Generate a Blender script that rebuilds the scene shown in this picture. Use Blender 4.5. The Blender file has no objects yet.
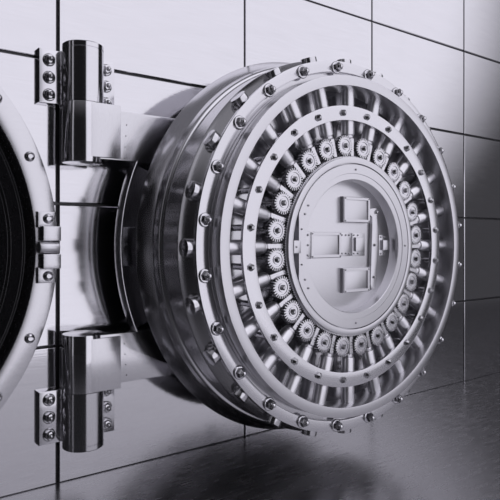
import bpy, bmesh, math
from mathutils import Vector, Matrix
C = bpy.context.scene.collection
PI = math.pi
R_ = math.radians
S = 3.0          # metres per layout unit (the camera stands one unit from the wall)
H = 0.4165       # camera height in layout units

# ------------------------------------------------------------------ camera
cam_data = bpy.data.cameras.new('camera')
cam = bpy.data.objects.new('camera', cam_data)
C.objects.link(cam)
cam_data.sensor_width = 36.0
cam_data.sensor_fit = 'HORIZONTAL'
cam_data.lens = 36.0 * 593.0 / 500.0
cam_data.shift_y = -12.0 / 500.0
cam_data.clip_start = 0.05
cam.location = (0, -S, H * S)
cam.rotation_euler = (PI / 2, 0, -R_(37.08))
bpy.context.scene.camera = cam

# ------------------------------------------------------------------ exposure
vs = bpy.context.scene.view_settings
vs.view_transform = 'Standard'
vs.look = 'None'
vs.exposure = 0.05
vs.gamma = 1.0
vs.use_curve_mapping = False

# ------------------------------------------------------------------ world: studio sky with one broad soft window of light
world = bpy.data.worlds.new('studio_sky')
bpy.context.scene.world = world
world.use_nodes = True
wn = world.node_tree
wn.nodes.clear()


def wmath(op, a, b=None, c=None):
    n = wn.nodes.new('ShaderNodeMath')
    n.operation = op
    for i, v in enumerate((a, b, c)):
        if v is None:
            continue
        if isinstance(v, (int, float)):
            n.inputs[i].default_value = v
        else:
            wn.links.new(v, n.inputs[i])
    return n.outputs[0]


def wsmooth(x, lo, hi):
    n = wn.nodes.new('ShaderNodeMapRange')
    n.interpolation_type = 'SMOOTHSTEP'
    wn.links.new(x, n.inputs[0])
    n.inputs[1].default_value = lo
    n.inputs[2].default_value = hi
    n.inputs[3].default_value = 0.0
    n.inputs[4].default_value = 1.0
    return n.outputs[0]


def window(az, el, a0, a1, b0, b1, e0, e1, f0, f1):
    # rises over a0..a1, falls over b0..b1 in azimuth; the same for elevation
    w = wmath('MULTIPLY', wsmooth(az, a0, a1), wmath('SUBTRACT', 1.0, wsmooth(az, b0, b1)))
    h = wmath('MULTIPLY', wsmooth(el, e0, e1), wmath('SUBTRACT', 1.0, wsmooth(el, f0, f1)))
    return wmath('MULTIPLY', w, h)


tc = wn.nodes.new('ShaderNodeTexCoord')
sx = wn.nodes.new('ShaderNodeSeparateXYZ')
wn.links.new(tc.outputs['Generated'], sx.inputs[0])
az = wmath('MULTIPLY', wmath('ARCTAN2', sx.outputs[0], wmath('MULTIPLY', sx.outputs[1], -1.0)), 180 / PI)
el = wmath('MULTIPLY', wmath('ARCSINE', sx.outputs[2]), 180 / PI)
# the light's right border leans outwards with height
azl = wmath('SUBTRACT', az, wmath('MULTIPLY', el, 0.35))
fill = window(az, el, -160, -60, 60, 160, 18, 55, 88, 95)
strip = window(az, el, -84, -80, -78, -74, -30, -20, 50, 70)
strip2 = window(az, el, -128, -118, -112, -100, -30, -20, 50, 70)
tot = wmath('MULTIPLY_ADD', fill, 0.30, 0.012)
tot = wmath('MULTIPLY_ADD', strip, 0.6, tot)
tot = wmath('MULTIPLY_ADD', strip2, 0.04, tot)
bg = wn.nodes.new('ShaderNodeBackground')
bg.inputs['Color'].default_value = (0.925, 0.91, 1.0, 1)
wn.links.new(tot, bg.inputs['Strength'])
wo = wn.nodes.new('ShaderNodeOutputWorld')
wn.links.new(bg.outputs[0], wo.inputs[0])


# one broad studio softbox hanging in front of the wall, right of the camera, its cloth feathering out to the lower right
def softbox(name, x0, x1, z0, z1, y, radiance):
    ld = bpy.data.lights.new(name, 'AREA')
    ld.shape = 'RECTANGLE'
    ld.size, ld.size_y = x1 - x0, z1 - z0
    ld.energy = radiance * PI * ld.size * ld.size_y
    ld.color = (0.925, 0.91, 1.0)
    o = bpy.data.objects.new(name, ld)
    C.objects.link(o)
    o.location = ((x0 + x1) / 2, y, (z0 + z1) / 2)
    o.rotation_euler = (PI / 2, 0, 0)
    ld.use_nodes = True
    nt = ld.node_tree
    em = nt.nodes['Emission']

    def mth(op, *ins):
        n = nt.nodes.new('ShaderNodeMath')
        n.operation = op
        for i, v in enumerate(ins):
            if isinstance(v, (int, float)):
                n.inputs[i].default_value = v
            else:
                nt.links.new(v, n.inputs[i])
        return n.outputs[0]

    def smooth(v, lo, hi, a, b_):
        n = nt.nodes.new('ShaderNodeMapRange')
        n.interpolation_type = 'SMOOTHSTEP'
        nt.links.new(v, n.inputs[0])
        for i, q in enumerate((lo, hi, a, b_)):
            n.inputs[i + 1].default_value = q
        return n.outputs[0]
    g = nt.nodes.new('ShaderNodeNewGeometry')
    sp = nt.nodes.new('ShaderNodeSeparateXYZ')
    nt.links.new(g.outputs['Position'], sp.inputs[0])
    X, Z = sp.outputs[0], sp.outputs[2]
    half = mth('MULTIPLY_ADD', mth('MULTIPLY_ADD', Z, -0.13, 1.75), Z, 5.4)
    right = smooth(mth('SUBTRACT', X, half), -1.9, 1.7, 1.0, 0.05)
    left = smooth(X, x0, x0 + 0.35, 0.0, 1.0)
    nt.links.new(mth('MULTIPLY', right, left), em.inputs['Strength'])
    return o


softbox('softbox', 0.70, 13.0, -0.6, 8.5, -3.42, 1.12)


# ------------------------------------------------------------------ materials
def metal(name, base, rough, streak=(1, 1, 1), scale=60.0, bump=0.0, rvar=0.08, cvar=0.06, blotch=0.0, aniso=0.0):
    m = bpy.data.materials.new(name)
    m.use_nodes = True
    nt = m.node_tree
    b = nt.nodes['Principled BSDF']
    b.inputs['Metallic'].default_value = 1.0
    tcn = nt.nodes.new('ShaderNodeTexCoord')
    mp = nt.nodes.new('ShaderNodeMapping')
    mp.inputs['Scale'].default_value = streak
    nt.links.new(tcn.outputs['Object'], mp.inputs[0])
    nz = nt.nodes.new('ShaderNodeTexNoise')
    nz.inputs['Scale'].default_value = scale
    nz.inputs['Detail'].default_value = 4.0
    nt.links.new(mp.outputs[0], nz.inputs['Vector'])
    mr = nt.nodes.new('ShaderNodeMapRange')
    nt.links.new(nz.outputs['Fac'], mr.inputs[0])
    mr.inputs[1].default_value = 0.25
    mr.inputs[2].default_value = 0.75
    mr.inputs[3].default_value = max(0.02, rough - rvar)
    mr.inputs[4].default_value = rough + rvar
    nt.links.new(mr.outputs[0], b.inputs['Roughness'])
    cr = nt.nodes.new('ShaderNodeMapRange')
    src = nz.outputs['Fac']
    if blotch > 0:
        n2 = nt.nodes.new('ShaderNodeTexNoise')
        n2.inputs['Scale'].default_value = 3.0
        n2.inputs['Detail'].default_value = 5.0
        mp2 = nt.nodes.new('ShaderNodeMapping')
        mp2.inputs['Scale'].default_value = (1, 1, 5)
        nt.links.new(tcn.outputs['Object'], mp2.inputs[0])
        nt.links.new(mp2.outputs[0], n2.inputs['Vector'])
        mx = nt.nodes.new('ShaderNodeMath')
        mx.operation = 'MULTIPLY_ADD'
        nt.links.new(n2.outputs['Fac'], mx.inputs[0])
        mx.inputs[1].default_value = blotch
        nt.links.new(src, mx.inputs[2])
        src = mx.outputs[0]
    nt.links.new(src, cr.inputs[0])
    cr.inputs[1].default_value = 0.25
    cr.inputs[2].default_value = 0.75 + blotch
    cr.inputs[3].default_value = 1 - cvar
    cr.inputs[4].default_value = 1 + cvar
    cm = nt.nodes.new('ShaderNodeVectorMath')
    cm.operation = 'SCALE'
    cm.inputs[0].default_value = (base, base * 0.99, base * 1.03)
    nt.links.new(cr.outputs[0], cm.inputs['Scale'])
    nt.links.new(cm.outputs[0], b.inputs['Base Color'])
    if aniso:
        b.inputs['Anisotropic'].default_value = aniso
    if bump > 0:
        bp = nt.nodes.new('ShaderNodeBump')
        bp.inputs['Strength'].default_value = bump
        bp.inputs['Distance'].default_value = 0.002
        nt.links.new(nz.outputs['Fac'], bp.inputs['Height'])
        nt.links.new(bp.outputs[0], b.inputs['Normal'])
    return m


M_wall = metal('brushed_wall_steel', 0.66, 0.1, (1.0, 1, 26), 5.0, 0.05, 0.035, 0.06, 0.5)
M_floor = metal('dark_floor_metal', 0.33, 0.25, (2.0, 9, 1), 4.0, 0.11, 0.06, 0.1)
M_floor.node_tree.nodes['Principled BSDF'].inputs['Metallic'].default_value = 0.95
M_face = metal('brushed_door_steel', 0.62, 0.2, (1, 1, 8), 160.0, 0.0, 0.04, 0.03)
M_ring = metal('satin_ring_steel', 0.60, 0.32, (1, 1, 8), 160.0, 0.0, 0.02, 0.03)
M_side = metal('turned_door_steel', 0.56, 0.17, (1, 1, 8), 160.0, 0.0, 0.0, 0.03)
M_plate = metal('polished_back_plate', 0.5, 0.2, (1, 1, 8), 60.0, 0.0, 0.0, 0.04)
M_rod = metal('satin_rod_steel', 0.68, 0.33, (1, 1, 1), 100.0, 0.0, 0.0, 0.0)
M_chrome = metal('chrome', 0.78, 0.07, (1, 1, 1), 20.0, 0.0, 0.02, 0.02)
M_nut = metal('dark_polished_steel', 0.60, 0.09, (1, 1, 1), 20.0, 0.0, 0.02, 0.02)
M_lock = metal('satin_bolt_steel', 0.60, 0.18, (1, 1, 1), 60.0, 0.0, 0.03, 0.03)
M_head = metal('dark_screw_steel', 0.40, 0.20, (1, 1, 1), 40.0, 0.0, 0.04, 0.05)
M_hinge = metal('polished_hinge_steel', 0.64, 0.12, (1, 1, 20), 40.0, 0.0, 0.03, 0.04)
M_arm = metal('brushed_hinge_steel', 0.60, 0.22, (14, 1, 1.5), 40.0, 0.05, 0.04, 0.06)
M_hub = metal('satin_hub_steel', 0.6, 0.31, (1, 1, 10), 60.0, 0.0, 0.03, 0.03)
M_gap = metal('dark_joint_metal', 0.10, 0.5)
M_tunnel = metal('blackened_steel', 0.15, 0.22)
M_frame = metal('brushed_frame_steel', 0.62, 0.22, (1, 1, 14), 20.0, 0.03, 0.04, 0.04)


# ------------------------------------------------------------------ helpers
# layout space: x to the right along the wall, p = distance from the camera's plane (the wall is p = 1), z from eye height
def W(x, p, z):
    return Vector((x * S, -(1 - p) * S, (z + H) * S))


def finish(name, bm, mat, parent=None, loc=None, sharp=32):
    """link a bmesh given in world coordinates; its origin is put on the parent's (or at loc)"""
    org = Vector(loc) if loc is not None else (parent.matrix_local.translation.copy() if parent else Vector((0, 0, 0)))
    if parent is not None and loc is None:
        org = parent['_o'] if '_o' in parent else Vector(parent.location)
        org = Vector(org)
    bmesh.ops.translate(bm, verts=bm.verts, vec=-org)
    bmesh.ops.recalc_face_normals(bm, faces=bm.faces)
    me = bpy.data.meshes.new(name)
    bm.to_mesh(me)
    bm.free()
    me.materials.append(mat)
    me.shade_smooth()
    me.set_sharp_from_angle(angle=R_(sharp))
    o = bpy.data.objects.new(name, me)
    C.objects.link(o)
    if parent is not None:
        o.parent = parent
    else:
        o.location = org
    return o


def local(name, bm, mat, parent=None, sharp=32):
    """link a bmesh already in its own local coordinates"""
    bmesh.ops.recalc_face_normals(bm, faces=bm.faces)
    me = bpy.data.meshes.new(name)
    bm.to_mesh(me)
    bm.free()
    me.materials.append(mat)
    me.shade_smooth()
    me.set_sharp_from_angle(angle=R_(sharp))
    o = bpy.data.objects.new(name, me)
    C.objects.link(o)
    o.parent = parent
    return o


def thing(name, label, cat, loc, group=None):
    o = bpy.data.objects.new(name, None)
    C.objects.link(o)
    o.location = loc
    o.empty_display_size = 0.1
    o['label'] = label
    o['category'] = cat
    o['kind'] = 'thing'
    if group:
        o['group'] = group
    return o


def dup(o, parent, loc, rot=None):
    c = o.copy()
    C.objects.link(c)
    c.parent = parent
    c.location = loc
    if rot is not None:
        c.rotation_euler = rot
    for ch in list(o.children):
        d = ch.copy()
        C.objects.link(d)
        d.parent = c
    return c


def chamfer(prof, c, closed=False):
    """cut the corners of a profile with small rounded chamfers"""
    n = len(prof)
    out = []
    for i, q in enumerate(prof):
        if not closed and i in (0, n - 1):
            out.append(q)
            continue
        a = Vector(prof[(i - 1) % n])
        b = Vector(q)
        d = Vector(prof[(i + 1) % n])
        u, v = (a - b), (d - b)
        if u.length < 1e-9 or v.length < 1e-9 or u.angle(v) > R_(165):
            out.append(q)
            continue
        cc = min(c, u.length * 0.45, v.length * 0.45)
        u.normalize()
        v.normalize()
        s, e = b + u * cc, b + v * cc
        mid = (s + e) / 2 * 0.55 + b * 0.45
        out += [tuple(s), tuple(mid), tuple(e)]
    return out


def add_lathe(bm, prof, M, n=48, closed=False, a0=0.0, a1=2 * PI):
    """prof: (radius, height) pairs turned round local Z, mapped by M"""
    full = abs(a1 - a0 - 2 * PI) < 1e-6
    cols = n if full else n + 1
    rings = []
    for (r, h) in prof:
        if r < 1e-7:
            rings.append([bm.verts.new(M @ Vector((0, 0, h)))])
        else:
            rings.append([bm.verts.new(M @ Vector((r * math.cos(a0 + (a1 - a0) * k / n), r * math.sin(a0 + (a1 - a0) * k / n), h))) for k in range(cols)])
    m = len(rings)
    for i in range(m if closed else m - 1):
        A, B = rings[i], rings[(i + 1) % m]
        for k in range(n):
            k2 = (k + 1) % cols
            if len(A) == 1 and len(B) == 1:
                continue
            if len(A) == 1:
                bm.faces.new((A[0], B[k], B[k2]))
            elif len(B) == 1:
                bm.faces.new((A[k], A[k2], B[0]))
            else:
                bm.faces.new((A[k], A[k2], B[k2], B[k]))


def axis_matrix(x, z):
    """local Z -> towards the room (-y); heights are given as 1 - p"""
    return Matrix.Translation(W(x, 1, z)) @ Matrix.Rotation(PI / 2, 4, 'X') @ Matrix.Scale(S, 4)


def ring_lathe(prof, x, z, n=192, closed=True, ch=0.0012):
    bm = bmesh.new()
    pr = [(r, 1 - p) for r, p in prof]
    add_lathe(bm, chamfer(pr, ch, closed), axis_matrix(x, z), n, closed)
    return bm


def add_prism(bm, pts, h0, h1, M, bev=0.0):
    """closed outline pts (x, y) extruded from h0 to h1, front edge h1 bevelled"""
    n = len(pts)
    layers = []
    cx = sum(p[0] for p in pts) / n
    cy = sum(p[1] for p in pts) / n

    def inset(d):
        res = []
        area = sum(pts[i][0] * pts[(i + 1) % n][1] - pts[(i + 1) % n][0] * pts[i][1] for i in range(n))
        sg = 1 if area > 0 else -1
        for i in range(n):
            a, b, c = Vector(pts[i - 1]), Vector(pts[i]), Vector(pts[(i + 1) % n])
            e1, e2 = (b - a).normalized(), (c - b).normalized()
            n1, n2 = Vector((-e1.y, e1.x)) * sg, Vector((-e2.y, e2.x)) * sg
            k = 1 + n1.dot(n2)
            q = b + (n1 + n2) * (d / max(k, 0.3))
            res.append((q.x, q.y))
        return res
    seq = [(pts, h0), (pts, h1)] if bev <= 0 else [(pts, h0), (pts, h1 - bev), (inset(bev * 0.35), h1 - bev * 0.3), (inset(bev), h1)]
    for P, h in seq:
        layers.append([bm.verts.new(M @ Vector((x, y, h))) for x, y in P])
    bm.faces.new(layers[0])
    bm.faces.new(layers[-1])
    for A, B in zip(layers, layers[1:]):
        for k in range(n):
            bm.faces.new((A[k], A[(k + 1) % n], B[(k + 1) % n], B[k]))


def face_matrix(x=0.0, z=0.0):
    """outline x,y in the wall's plane (x right, y up) about (x, z); height = 1 - p"""
    return Matrix.Translation(W(x, 1, z)) @ Matrix.Rotation(PI / 2, 4, 'X') @ Matrix.Scale(S, 4)


def add_block(bm, x0, x1, p_back, p_front, z0, z1, bev=0.001):
    add_prism(bm, [(x0, z0), (x1, z0), (x1, z1), (x0, z1)], 1 - p_back, 1 - p_front, face_matrix(), bev)


def hexagon(r, rot=0.0):
    return [(r * math.cos(rot + k * PI / 3), r * math.sin(rot + k * PI / 3)) for k in range(6)]


LOC = Matrix.Rotation(PI / 2, 4, 'X') @ Matrix.Scale(S, 4)      # small parts: local origin on their seat, height towards the room


def stub(r, h, dome=0.35, n=24):
    """round head: short wall and domed top"""
    pr = [(0, 0), (r, 0), (r, h * (1 - dome))]
    for k in range(1, 6):
        a = k / 6 * PI / 2
        pr.append((r * math.cos(a), h * (1 - dome) + h * dome * math.sin(a)))
    pr.append((0, h))
    return pr


def small_screw(name, r, h, parent, wx, wp, wz, mat=None, hexa=True, rot=0.0):
    bm = bmesh.new()
    if hexa:
        add_lathe(bm, [(0, 0), (r * 1.12, 0), (r * 1.12, h * 0.15), (r, h * 0.2), (r, h * 0.62), (r * 0.62, h), (0, h)], LOC @ Matrix.Rotation(rot, 4, 'Z'), 6)
    else:
        add_lathe(bm, stub(r, h, 0.6), LOC, 16)
    o = local(name, bm, mat or M_head, parent, 25)
    o.location = W(wx, wp, wz) - Vector(parent.location)
    return o


# ------------------------------------------------------------------ layout figures
XD, ZD = 0.807, -0.0150          # axis of the open door
XO, ZO = -0.062, -0.0155         # axis of the doorway
XH, PH = 0.3767, 0.963           # hinge pin
COL0, COLW = 0.3465, 0.3965      # vertical joints of the wall panels
ROWS = [-0.4165, -0.1834, 0.0585, 0.3010, 0.5430, 0.7850, 1.0270, 1.2690]

# ------------------------------------------------------------------ the setting
bm = bmesh.new()
GAP = 0.0021
M0 = face_matrix()
for i in range(-6, 9):
    for j in range(len(ROWS) - 1):
        xa, xb = COL0 + COLW * i + GAP, COL0 + COLW * (i + 1) - GAP
        za, zb = ROWS[j] + (GAP * 0.8 if j else 0.0), ROWS[j + 1] - GAP * 0.8
        add_prism(bm, [(xa, za), (xb, za), (xb, zb), (xa, zb)], -0.010, 0.0, M0, 0.0018)
panels = finish('wall_back', bm, M_wall)
panels.data.materials.append(M_gap)
# the masonry behind the panels, seen only in the joints
bm = bmesh.new()
add_prism(bm, [(COL0 - 6 * COLW, ROWS[0]), (COL0 + 9 * COLW, ROWS[0]), (COL0 + 9 * COLW, ROWS[-1]), (COL0 - 6 * COLW, ROWS[-1])], -0.06, -0.0075, M0)
backing = finish('backing', bm, M_gap)
bm = bmesh.new()
add_lathe(bm, [(0, -0.3), (0.385, -0.3), (0.385, 0.3), (0, 0.3)], axis_matrix(XO, ZO), 96)
cutter = finish('cutter', bm, M_gap)
dg = bpy.context.evaluated_depsgraph_get()
res = []
for o in (panels, backing):
    md = o.modifiers.new('cut', 'BOOLEAN')
    md.operation = 'DIFFERENCE'
    md.object = cutter
    md.solver = 'EXACT'
    dg.update()
    me = bpy.data.meshes.new_from_object(o.evaluated_get(dg))
    o.modifiers.clear()
    res.append(me)
bmw = bmesh.new()
bmw.from_mesh(res[0])
nface = len(bmw.faces)
bmw.from_mesh(res[1])
bmw.faces.ensure_lookup_table()
for k, f in enumerate(bmw.faces):
    f.material_index = 0 if k < nface else 1
old = panels.data
me = bpy.data.meshes.new('wall_back')
bmw.to_mesh(me)
bmw.free()
me.materials.append(M_wall)
me.materials.append(M_gap)
me.shade_smooth()
me.set_sharp_from_angle(angle=R_(20))
panels.data = me
panels['kind'] = 'structure'
bpy.data.objects.remove(backing)
bpy.data.objects.remove(cutter)

bm = bmesh.new()
fl = [(-7.0, -9.0), (11.0, -9.0), (11.0, 0.17), (-7.0, 0.17)]
add_prism(bm, fl, -0.12, 0.0, Matrix.Identity(4))
floor = finish('floor', bm, M_floor)
floor['kind'] = 'structure'

# ------------------------------------------------------------------ the doorway: ring frame, stepped tunnel, bolts, roller bracket
frame = thing('vault_doorway', 'round brushed steel doorway ring with bolts and black stepped opening, left of the hinges', 'door frame', W(XO, 1, -0.4165))
fr = ring_lathe([(0.4075, 1.0), (0.4075, 0.9955), (0.3700, 0.9955), (0.3700, 1.02), (0.386, 1.02), (0.386, 1.0)], XO, ZO, 192, True, 0.0008)
finish('frame_ring', fr, M_frame, frame)
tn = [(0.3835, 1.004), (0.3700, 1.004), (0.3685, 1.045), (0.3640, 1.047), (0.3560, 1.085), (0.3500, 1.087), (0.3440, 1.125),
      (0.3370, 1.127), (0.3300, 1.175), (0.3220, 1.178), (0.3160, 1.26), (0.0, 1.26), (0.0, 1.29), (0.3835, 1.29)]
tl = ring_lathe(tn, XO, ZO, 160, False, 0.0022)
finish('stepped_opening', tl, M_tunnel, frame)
bm = bmesh.new()
add_lathe(bm, [(0, 0), (0.0084, 0), (0.0084, 0.001), (0.0076, 0.002), (0.0076, 0.0045), (0.0066, 0.0068), (0.0048, 0.0078), (0.0036, 0.0060), (0, 0.0058)], LOC, 24)
b0 = local('frame_bolt', bm, M_nut, frame, 30)
first = True
for k in range(24):
    a = R_(7.5 + 15 * k)
    if k in (0, 23):
        continue
    wp = W(XO + 0.3900 * math.cos(a), 0.9955, ZO + 0.3900 * math.sin(a)) - Vector(frame.location)
    if first:
        b0.location = wp
        first = False
    else:
        dup(b0, frame, wp)

# roller bracket on the ring
for sgn in (1, -1):
    bm = bmesh.new()
    za, zb = sorted((ZO + sgn * 0.0330, ZO + sgn * 0.0590))
    add_block(bm, 0.3085, 0.3370, 0.9956, 0.9850, za, zb, 0.001)                     # foot with the bolt
    za, zb = sorted((ZO + sgn * 0.0108, ZO + sgn * 0.0348))
    add_block(bm, 0.3125, 0.3420, 0.9956, 0.9700, za, zb, 0.001)                     # jaw
    br = finish('roller_bracket', bm, M_frame, frame)
    c = bpy.data.objects.new('bracket_bolt', b0.data)
    C.objects.link(c)
    c.parent = br
    c.location = W(0.3250, 0.9850, ZO + sgn * 0.0475) - Vector(frame.location)
bm = bmesh.new()
Mx = Matrix.Translation(W(0.3190, 0.9770, ZO)) @ Matrix.Rotation(PI / 2, 4, 'Y') @ Matrix.Scale(S, 4)
add_lathe(bm, chamfer([(0, -0.012), (0.0103, -0.012), (0.0103, 0.021), (0, 0.021)], 0.002), Mx, 40)
ro = finish('roller', bm, M_rod, frame)

# ------------------------------------------------------------------ wall hinges (fixed halves)
bmh = bmesh.new()
add_lathe(bmh, [(0, 0), (0.0105, 0), (0.0105, 0.0015), (0.0090, 0.0028), (0, 0.0028)], LOC, 28)
add_lathe(bmh, [(0, 0.0027), (0.0085, 0.0027), (0.0085, 0.0078), (0.0072, 0.0098), (0.0050, 0.0108), (0, 0.0108)], LOC @ Matrix.Rotation(0.35, 4, 'Z'), 6)
add_lathe(bmh, stub(0.0042, 0.0155, 0.3), LOC, 16)
nut_mesh_src = local('bolt', bmh, M_nut, None, 28)
HB = nut_mesh_src.data


def fixed_hinge(z0, z1, c0, c1, cap_top, label):
    t = thing('hinge_bracket', label, 'hinge', W(XH, 1, min(z0, c0)), 'hinge halves bolted to the wall')
    bm = bmesh.new()
    add_block(bm, 0.3110, 0.4435, 1.0, 0.9870, z0, z1, 0.0009)
    finish('mounting_plate', bm, M_hinge, t)
    bm = bmesh.new()
    Mz = Matrix.Translation(W(XH, PH, 0)) @ Matrix.Scale(S, 4)
    r = 0.0337
    if cap_top:
        pr = [(0, c0), (r, c0), (r, c1 - 0.010), (r - 0.0008, c1 - 0.0095), (r - 0.0008, c1 - 0.0088), (r, c1 - 0.0083), (r, c1 - 0.0012), (r - 0.0012, c1), (0, c1)]
    else:
        pr = [(0, c1), (r, c1), (r, c0 + 0.010), (r - 0.0008, c0 + 0.0095), (r - 0.0008, c0 + 0.0088), (r, c0 + 0.0083), (r, c0 + 0.0012), (r - 0.0012, c0), (0, c0)]
    add_lathe(bm, pr, Mz, 96)
    finish('knuckle', bm, M_hinge, t, sharp=40)
    zm = (c0 + c1) / 2 + (-0.0066 if cap_top else 0.0040)
    for bx in (0.3272, 0.4275):
        for dz in (0.0291, 0, -0.0291):
            o = bpy.data.objects.new('bolt', HB)
            C.objects.link(o)
            o.parent = t
            o.location = W(bx, 0.9870, zm + dz) - Vector(t.location)
    return t


fixed_hinge(ZD + 0.2390, ZD + 0.3285, ZD + 0.2392, ZD + 0.3373, True, 'upper fixed steel hinge half, polished cylinder on a bolted wall plate above the door arm')
fixed_hinge(ZD - 0.3274, ZD - 0.2393, ZD - 0.3337, ZD - 0.2396, False, 'lower fixed steel hinge half, polished cylinder on a bolted wall plate near the floor')
bpy.data.objects.remove(nut_mesh_src)

# ------------------------------------------------------------------ the vault door
door = thing('vault_door', 'huge round steel vault door swung open, geared boltwork on its inner face', 'vault door', W(XD, 0.85, -0.4165))
DL = Vector(door.location)


def polar(rad, deg):
    """deg clockwise from straight up"""
    a = R_(deg)
    return XD + rad * math.sin(a), ZD + rad * math.cos(a)


# barrel
prof = [(0.0, 0.930), (0.315, 0.930), (0.315, 0.8985), (0.3665, 0.8975), (0.3515, 0.8690), (0.3500, 0.8660), (0.3490, 0.8520), (0.3470, 0.8490),
        (0.3425, 0.8475), (0.3450, 0.7975), (0.3330, 0.7830), (0.3320, 0.7822), (0.3225, 0.7700), (0.3210, 0.7640), (0.2990, 0.7640), (0.2990, 0.7960), (0.0, 0.7960)]
finish('door_barrel', ring_lathe(prof, XD, ZD, 256, False, 0.0013), M_side, door, sharp=28)
# ring that carries the nuts
finish('bolt_ring', ring_lathe([(0.3360, 0.7660), (0.3360, 0.7570), (0.3165, 0.7570), (0.3165, 0.7640), (0.3100, 0.7645), (0.3100, 0.7660)], XD, ZD, 256, True, 0.0009), M_face, door)
# raised front ring
finish('front_ring', ring_lathe([(0.3064, 0.7790), (0.3064, 0.7600), (0.3054, 0.7590), (0.3064, 0.7580), (0.3064, 0.7366), (0.2886, 0.7366), (0.2886, 0.7920), (0.3000, 0.7920), (0.3000, 0.7790)], XD, ZD, 256, True, 0.0009), M_ring, door)
# back plate behind the rods
finish('back_plate', ring_lathe([(0.2925, 0.7960), (0.2925, 0.7900), (0.1400, 0.7900), (0.1400, 0.7960)], XD, ZD, 192, True, 0.0005), M_plate, door)
# middle ring, carried on standoffs
bm = ring_lathe([(0.2553, 0.7555), (0.2553, 0.7492), (0.2292, 0.7492), (0.2292, 0.7555)], XD, ZD, 192, True, 0.0008)
for k in range(24):
    x, z = polar(0.2418, 7.5 + 15 * k)
    add_lathe(bm, [(0, 1 - 0.7905), (0.0055, 1 - 0.7905), (0.0055, 1 - 0.7570), (0, 1 - 0.7570)], axis_matrix(x, z), 16)
finish('guide_ring', bm, M_face, door)

# repeated parts
bm = bmesh.new()       # nut with washer and stud
add_lathe(bm, chamfer([(0, 0), (0.0112, 0), (0.0112, 0.0022), (0.0098, 0.0034), (0, 0.0034)], 0.0005), LOC, 32)
add_lathe(bm, [(0, 0.003), (0.0086, 0.003), (0.0086, 0.0075), (0.0074, 0.0105), (0.0050, 0.0128), (0, 0.0128)], LOC, 6)
nut = local('nut', bm, M_nut, door, 28)
bm = bmesh.new()
add_lathe(bm, stub(0.0046, 0.0170, 0.28), LOC, 20)
local('stud', bm, M_nut, nut)
for k in range(24):
    d = 7.5 + 15 * k
    x, z = polar(0.3235, d)
    L, rt = W(x, 0.7570, z) - DL, (0, R_(d * 1.0 + 17 * k), 0)
    if k == 0:
        nut.location, nut.rotation_euler = L, rt
    else:
        dup(nut, door, L, rt)

bm = bmesh.new()       # hexagonal screw heads of the middle ring
add_lathe(bm, [(0, 0), (0.0068, 0), (0.0068, 0.0008), (0.0060, 0.0010), (0.0058, 0.0038), (0.0026, 0.0070), (0, 0.0070)], LOC, 6)
scr = local('ring_screw', bm, M_head, door, 20)
for k in range(24):
    d = 7.5 + 15 * k
    x, z = polar(0.2418, d)
    L, rt = W(x, 0.7492, z) - DL, (0, R_(d), 0)
    if k == 0:
        scr.location, scr.rotation_euler = L, rt
    else:
        dup(scr, door, L, rt)

# locking bolts through the barrel; local Z of the mesh = radially outwards at 0 degrees
MZ = Matrix.Scale(S, 4)
bm = bmesh.new()
add_lathe(bm, chamfer([(0, 0.315), (0.0143, 0.315), (0.0143, 0.3460), (0, 0.3460)], 0.0014), MZ, 40)
lb = local('locking_bolt', bm, M_lock, door, 30)
bm = bmesh.new()       # sliding rods
rp = [(0, 0.2925), (0.0125, 0.2925), (0.0125, 0.2070), (0.0118, 0.2052), (0.0100, 0.2040), (0.0100, 0.2028), (0.0106, 0.2022), (0.0106, 0.2004), (0.0090, 0.1980), (0.0070, 0.1978), (0.0070, 0.1960), (0.0, 0.1960)]
add_lathe(bm, rp, MZ, 32)
rod = local('sliding_rod', bm, M_rod, door, 30)
bm = bmesh.new()       # toothed rack at the rod's end
pts = []
z0, z1, nt_ = 0.1655, 0.1985, 9
xl, xr = -0.0020, 0.0056
for i in range(nt_):
    st = (z1 - 0.004 - z0) / nt_
    zz = z0 + st * i
    pts += [(xl, zz), (xl, zz + st * 0.35), (xl - 0.0016, zz + st * 0.5), (xl - 0.0016, zz + st * 0.8)]
pts += [(xl, z1), (xr, z1), (xr, z0)]
# outline x, z -> extruded in -y
Mr = Matrix(((S, 0, 0, 0), (0, 0, -S, 0), (0, S, 0, 0), (0, 0, 0, 1)))
add_prism(bm, pts, -0.003, 0.0110, Mr, 0.0006)
rk = local('rack', bm, M_face, rod, 20)
for k in range(24):
    d = 15 * k
    L = W(XD, 0.7780, ZD) - DL
    L2 = W(XD, 0.7680, ZD) - DL
    rt = (0, R_(d), 0)
    if k == 0:
        lb.location, rod.location = L, L2
    else:
        dup(lb, door, L, rt)
        dup(rod, door, L2, rt)

# gears
bm = bmesh.new()
T, ro_, ri_ = 24, 0.0190, 0.0155
g = []
for i in range(T):
    for fr_, rr in ((0.0, ri_), (0.30, ri_), (0.42, ro_), (0.80, ro_), (0.92, ri_)):
        a = 2 * PI * (i + fr_) / T
        g.append((rr * math.cos(a), rr * math.sin(a)))
lay = []
for (rad_f, h) in ((1, 0.0), (1, 0.0105)):
    lay.append([bm.verts.new(LOC @ Vector((x, y, h))) for x, y in g])
ng = len(g)


def circ(r, h):
    return [bm.verts.new(LOC @ Vector((r * math.cos(math.atan2(y, x)), r * math.sin(math.atan2(y, x)), h))) for x, y in g]


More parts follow.
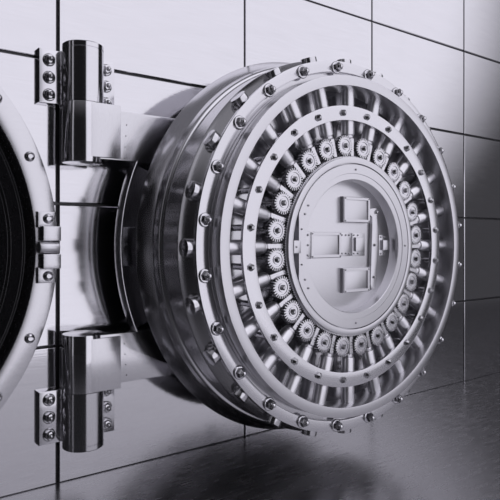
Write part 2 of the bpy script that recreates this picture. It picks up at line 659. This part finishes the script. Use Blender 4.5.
lay += [circ(0.0140, 0.0112), circ(0.0118, 0.0112), circ(0.0112, 0.0098), circ(0.0078, 0.0098), circ(0.0074, 0.0115), circ(0.0050, 0.0115)]
for A, B in zip(lay, lay[1:]):
    for k in range(ng):
        bm.faces.new((A[k], A[(k + 1) % ng], B[(k + 1) % ng], B[k]))
bm.faces.new(lay[0])
bm.faces.new(lay[-1])
add_lathe(bm, [(0, -0.028), (0.006, -0.028), (0.006, 0.001), (0, 0.001)], LOC, 16)
gear = local('gear', bm, M_face, door, 25)
bm = bmesh.new()
add_lathe(bm, [(0, 0.0110), (0.0052, 0.0110), (0.0052, 0.0135), (0.0028, 0.0165), (0, 0.0165)], LOC, 6)
local('gear_screw', bm, M_head, gear, 20)
for k in range(24):
    d = 8.5 + 15 * k
    x, z = polar(0.1835, d)
    L, rt = W(x, 0.7635, z) - DL, (0, R_(d), 0)
    if k == 0:
        gear.location, gear.rotation_euler = L, rt
    else:
        dup(gear, door, L, rt)

# hub: toothed drive ring, outer band, inner rim cut by a chord on the left, recessed floor
bm = bmesh.new()
T = 252
ro_, ri_ = 0.1650, 0.1632
o1, o2, i1, i2 = [], [], [], []
Ma = axis_matrix(XD, ZD)
for i in range(T):
    for fr_, rr in ((0.1, ri_), (0.35, ro_), (0.65, ro_), (0.9, ri_)):
        a = 2 * PI * (i + fr_) / T
        c_, s_ = math.cos(a), math.sin(a)
        for lst, r2, h in ((o1, rr, 1 - 0.7700), (o2, rr, 1 - 0.7530), (i1, 0.150, 1 - 0.7530), (i2, 0.150, 1 - 0.7700)):
            lst.append(bm.verts.new(Ma @ Vector((r2 * c_, r2 * s_, h))))
n_ = len(o1)
for A, B in ((o1, o2), (o2, i1), (i1, i2), (i2, o1)):
    for k in range(n_):
        bm.faces.new((A[k], A[(k + 1) % n_], B[(k + 1) % n_], B[k]))
finish('drive_ring', bm, M_face, door, sharp=20)
finish('hub_band', ring_lathe([(0.1622, 0.7900), (0.1622, 0.7470), (0.1512, 0.7470), (0.1512, 0.7900)], XD, ZD, 192, True, 0.0008), M_hub, door)
# floor of the hub
finish('hub_recess_plate', ring_lathe([(0.0, 0.7900), (0.1530, 0.7900), (0.1530, 0.7700), (0.0, 0.7700)], XD, ZD, 160, False, 0.0002), M_hub, door)
# inner rim
XC = -0.1385
rO, rI = 0.1500, 0.1212
aO = math.acos(XC / rO)
M1 = face_matrix(XD, ZD)
N = 150
outer, mid1, mid2, inner = [], [], [], []
bm = bmesh.new()
hF, hB, hM = 1 - 0.7500, 1 - 0.7735, 1 - 0.7475


def outp(a, r):
    x, y = r * math.cos(a), r * math.sin(a)
    if x < XC:
        y = y * XC / x
        x = XC
    return x, y


loops = [[], [], [], [], [], [], [], [], []]
angs = sorted([2 * PI * k / N for k in range(N)] + [aO, 2 * PI - aO])
for a in angs:
    spec = [(outp(a, rO), hB), (outp(a, rO), hM - 0.0008), (outp(a, rO - 0.0008), hM), (outp(a, 0.1330), hM), (outp(a, 0.1325), hM - 0.0010), (outp(a, 0.1315), hM - 0.0010), (outp(a, rI + 0.0008), hM - 0.0010),
            (outp(a, rI), hM - 0.0018), (outp(a, rI), hB)]
    for l, ((x, y), h) in zip(loops, spec):
        l.append(bm.verts.new(M1 @ Vector((x, y, h))))
for A, B in zip(loops, loops[1:] + loops[:1]):
    for k in range(len(A)):
        k2 = (k + 1) % len(A)
        bm.faces.new((A[k], A[k2], B[k2], B[k]))
finish('hub_rim', bm, M_hub, door, sharp=25)


# small screws of the rim
for d in (0, 90, 180, 270 + 24, 270 - 24, 270 + 31, 270 - 31):
    rr = 0.1400 if d % 90 == 0 else 0.137
    x, z = polar(rr, d)
    small_screw('rim_screw', 0.0019, 0.0022, door, x, 0.7475, z, hexa=False)
for zz in (0.030, -0.030):
    small_screw('rim_screw', 0.0016, 0.0022, door, XD + XC + 0.006, 0.7475, ZD + zz, hexa=False)
# little keeper in the slot
bm = bmesh.new()
add_block(bm, XD - 0.1500, XD - 0.1345, 0.7740, 0.7470, ZD - 0.011, ZD + 0.011, 0.0008)
kp = finish('keeper', bm, M_hub, door)
small_screw('keeper_screw', 0.0018, 0.002, door, XD - 0.1450, 0.7470, ZD, hexa=False)


def latch_box(x0, x1, z0, z1, pf=0.7600):
    bm = bmesh.new()
    add_block(bm, x0, x1, 0.7735, pf + 0.0018, z0, z1, 0.0009)
    o = finish('lock_case', bm, M_hub, door)
    w = 0.0058
    bm = bmesh.new()
    # raised frame round an inset panel
    xo = [(x0 + 0.0008, z0 + 0.0008), (x1 - 0.0008, z0 + 0.0008), (x1 - 0.0008, z1 - 0.0008), (x0 + 0.0008, z1 - 0.0008)]
    xi = [(x0 + w, z0 + w), (x1 - w, z0 + w), (x1 - w, z1 - w), (x0 + w, z1 - w)]
    MF = face_matrix()
    hb, hf = 1 - (pf + 0.0019), 1 - pf
    L0 = [bm.verts.new(MF @ Vector((x, y, hb))) for x, y in xo]
    L1 = [bm.verts.new(MF @ Vector((x, y, hf - 0.0004))) for x, y in xo]
    L2 = [bm.verts.new(MF @ Vector((x + (0.0006 if x < (x0 + x1) / 2 else -0.0006), y + (0.0006 if y < (z0 + z1) / 2 else -0.0006), hf))) for x, y in xo]
    L3 = [bm.verts.new(MF @ Vector((x, y, hf))) for x, y in xi]
    L4 = [bm.verts.new(MF @ Vector((x, y, hb))) for x, y in xi]
    for A, B in ((L0, L1), (L1, L2), (L2, L3), (L3, L4), (L4, L0)):
        for k in range(4):
            bm.faces.new((A[k], A[(k + 1) % 4], B[(k + 1) % 4], B[k]))
    fo = finish('case_frame', bm, M_hub, door, sharp=20)
    fo.parent = o
    for (x, z) in ((x0 + 0.0032, z0 + 0.0032), (x1 - 0.0032, z0 + 0.0032), (x1 - 0.0032, z1 - 0.0032), (x0 + 0.0032, z1 - 0.0032)):
        s = small_screw('case_screw', 0.0016, 0.0016, door, x, pf, z, hexa=False)
        s.parent = o
    return o


latch_box(0.7900, 0.8610, 0.0285, 0.0765)
latch_box(0.7900, 0.8600, -0.1010, -0.0555)
lc = latch_box(0.7125, 0.7885, -0.0360, 0.0110, 0.7650)
bm = bmesh.new()
add_block(bm, 0.6985, 0.7132, 0.7735, 0.7660, -0.0365, 0.0115, 0.0008)
finish('case_flange', bm, M_hub, door)
for zz in (0.0055, -0.0125, -0.0305):
    small_screw('flange_screw', 0.0020, 0.0022, door, 0.7055, 0.7660, zz, hexa=False)
bm = bmesh.new()
add_block(bm, 0.7895, 0.8170, 0.7735, 0.7690, -0.0335, 0.0105, 0.0006)
finish('mounting_plate', bm, M_hub, door)
for xx in (0.7930, 0.8030, 0.8120):
    for zz in (0.0055, -0.0285):
        small_screw('plate_screw', 0.0017, 0.002, door, xx, 0.7690, zz, hexa=False)
bm = bmesh.new()
add_block(bm, 0.8200, 0.8540, 0.7735, 0.7680, -0.0335, 0.0090, 0.0006)
add_block(bm, 0.8240, 0.8480, 0.7685, 0.7625, -0.0250, 0.0010, 0.0008)
finish('catch', bm, M_hub, door)
for xx in (0.8235, 0.8345):
    for zz in (0.0052, -0.0292):
        small_screw('plate_screw', 0.0017, 0.002, door, xx, 0.7680, zz, hexa=False)
bm = bmesh.new()
add_block(bm, 0.8960, 0.9170, 0.7735, 0.7690, -0.0345, 0.0060, 0.0006)
add_block(bm, 0.9000, 0.9190, 0.7695, 0.7620, -0.0240, -0.0040, 0.0008)
finish('catch', bm, M_hub, door)
for zz in (0.0020, -0.0305):
    small_screw('plate_screw', 0.0017, 0.002, door, 0.9000, 0.7690, zz, hexa=False)
    small_screw('plate_screw', 0.0017, 0.002, door, 0.9110, 0.7690, zz, hexa=False)
# long lever with its eye at the top
bm = bmesh.new()
lv = [(0.8640, 0.0560), (0.8640, 0.0440), (0.8705, 0.0400), (0.8710, 0.0250), (0.8690, -0.0200), (0.8660, -0.0880), (0.8690, -0.0990), (0.8800, -0.0990), (0.8860, -0.0700), (0.8900, -0.0200), (0.8890, 0.0100), (0.8860, 0.0380)]
ex, ez, er = 0.8810, 0.0500, 0.0085
for k in range(10):
    a = R_(-60 + 20 * k)
    lv.append((ex + er * math.cos(a), ez + er * math.sin(a)))
add_prism(bm, lv, 1 - 0.7735, 1 - 0.7640, face_matrix(), 0.0008)
finish('lever', bm, M_hub, door, sharp=25)
small_screw('pivot_screw', 0.0036, 0.004, door, ex, 0.7640, ez)
small_screw('pivot_screw', 0.0026, 0.004, door, 0.8760, 0.7640, -0.0135)
small_screw('pivot_screw', 0.0026, 0.004, door, 0.8740, 0.7640, -0.0750)

# hinge yoke: disc with a raised rim behind the barrel, two straight arms
bm = bmesh.new()
A_in, A_out = 0.1463, 0.2305
XE = 0.3900       # arm ends inside the knuckle block
for sg in (1, -1):
    za, zb = sorted((ZD + sg * A_in, ZD + sg * A_out))
    xs = [(XE, za), (XD - math.sqrt(0.335 ** 2 - (ZD - za) ** 2), za)]
    for k in range(1, 12):
        zz = za + (zb - za) * k / 12
        xs.append((XD - math.sqrt(0.335 ** 2 - (ZD - zz) ** 2), zz))
    xs += [(XD - math.sqrt(0.335 ** 2 - (ZD - zb) ** 2), zb), (XE, zb)]
    add_prism(bm, xs, 1 - 0.9600, 1 - 0.9350, face_matrix(), 0.0009)
# rim between the arms and the disc behind it
ai = math.asin((A_in + 0.002) / 0.3758)
rim = chamfer([(0.3724, 1 - 0.9580), (0.3724, 1 - 0.9350), (0.3758, 1 - 0.9350), (0.3758, 1 - 0.9600), (0.3724, 1 - 0.9600)], 0.0006, False)
add_lathe(bm, rim, axis_matrix(XD, ZD), 60, False, PI - ai, PI + ai)
add_lathe(bm, [(0.3000, 1 - 0.9560), (0.3738, 1 - 0.9560), (0.3738, 1 - 0.9600), (0.3000, 1 - 0.9600)], axis_matrix(XD, ZD), 60, True, PI - ai, PI + ai)
add_lathe(bm, [(0.0, 1 - 0.9200), (0.3380, 1 - 0.9200), (0.3380, 1 - 0.9600), (0.0, 1 - 0.9600)], axis_matrix(XD, ZD), 128)
yo = finish('hinge_yoke', bm, M_arm, door)
for sg in (1, -1):
    for i in range(4):
        zz = ZD + (0.2080 - 0.0190 * i if sg > 0 else -0.1650 - 0.0180 * i)
        xx = 0.4425 - 0.0014 * i if sg > 0 else 0.4380 + 0.0014 * i
        s = small_screw('arm_pin', 0.0010, 0.0008, door, xx, 0.9350, zz, mat=M_gap, hexa=False)
        s.parent = yo
# seat block for the roller on the yoke
bm = bmesh.new()
add_block(bm, XD - 0.3728, XD - 0.3200, 0.9570, 0.9460, ZD - 0.034, ZD + 0.034, 0.001)
sb = finish('roller_seat', bm, M_side, door)
s = small_screw('seat_screw', 0.0055, 0.006, door, XD - 0.3620, 0.9460, ZD)
s.parent = sb


def knuckle(c0, c1, b0_, b1_):
    bm = bmesh.new()
    # round boss flowing into the square block, one outline seen from above
    r = 0.0337
    Mz = Matrix.Translation(W(XH, PH, 0)) @ Matrix.Scale(S, 4)
    add_lathe(bm, chamfer([(0, c0), (r, c0), (r, c1), (0, c1)], 0.0007), Mz, 96)
    ob = finish('hinge_knuckle', bm, M_hinge, door, sharp=40)
    bm = bmesh.new()
    add_block(bm, XH, 0.4294, 0.9750, PH - r, b0_, b1_, 0.0007)
    o2 = finish('knuckle_block', bm, M_arm, door)
    o2.parent = ob


knuckle(ZD + 0.1402, ZD + 0.2386, ZD + 0.1486, ZD + 0.2380)
knuckle(ZD - 0.2390, ZD - 0.1446, ZD - 0.2384, ZD - 0.1507)
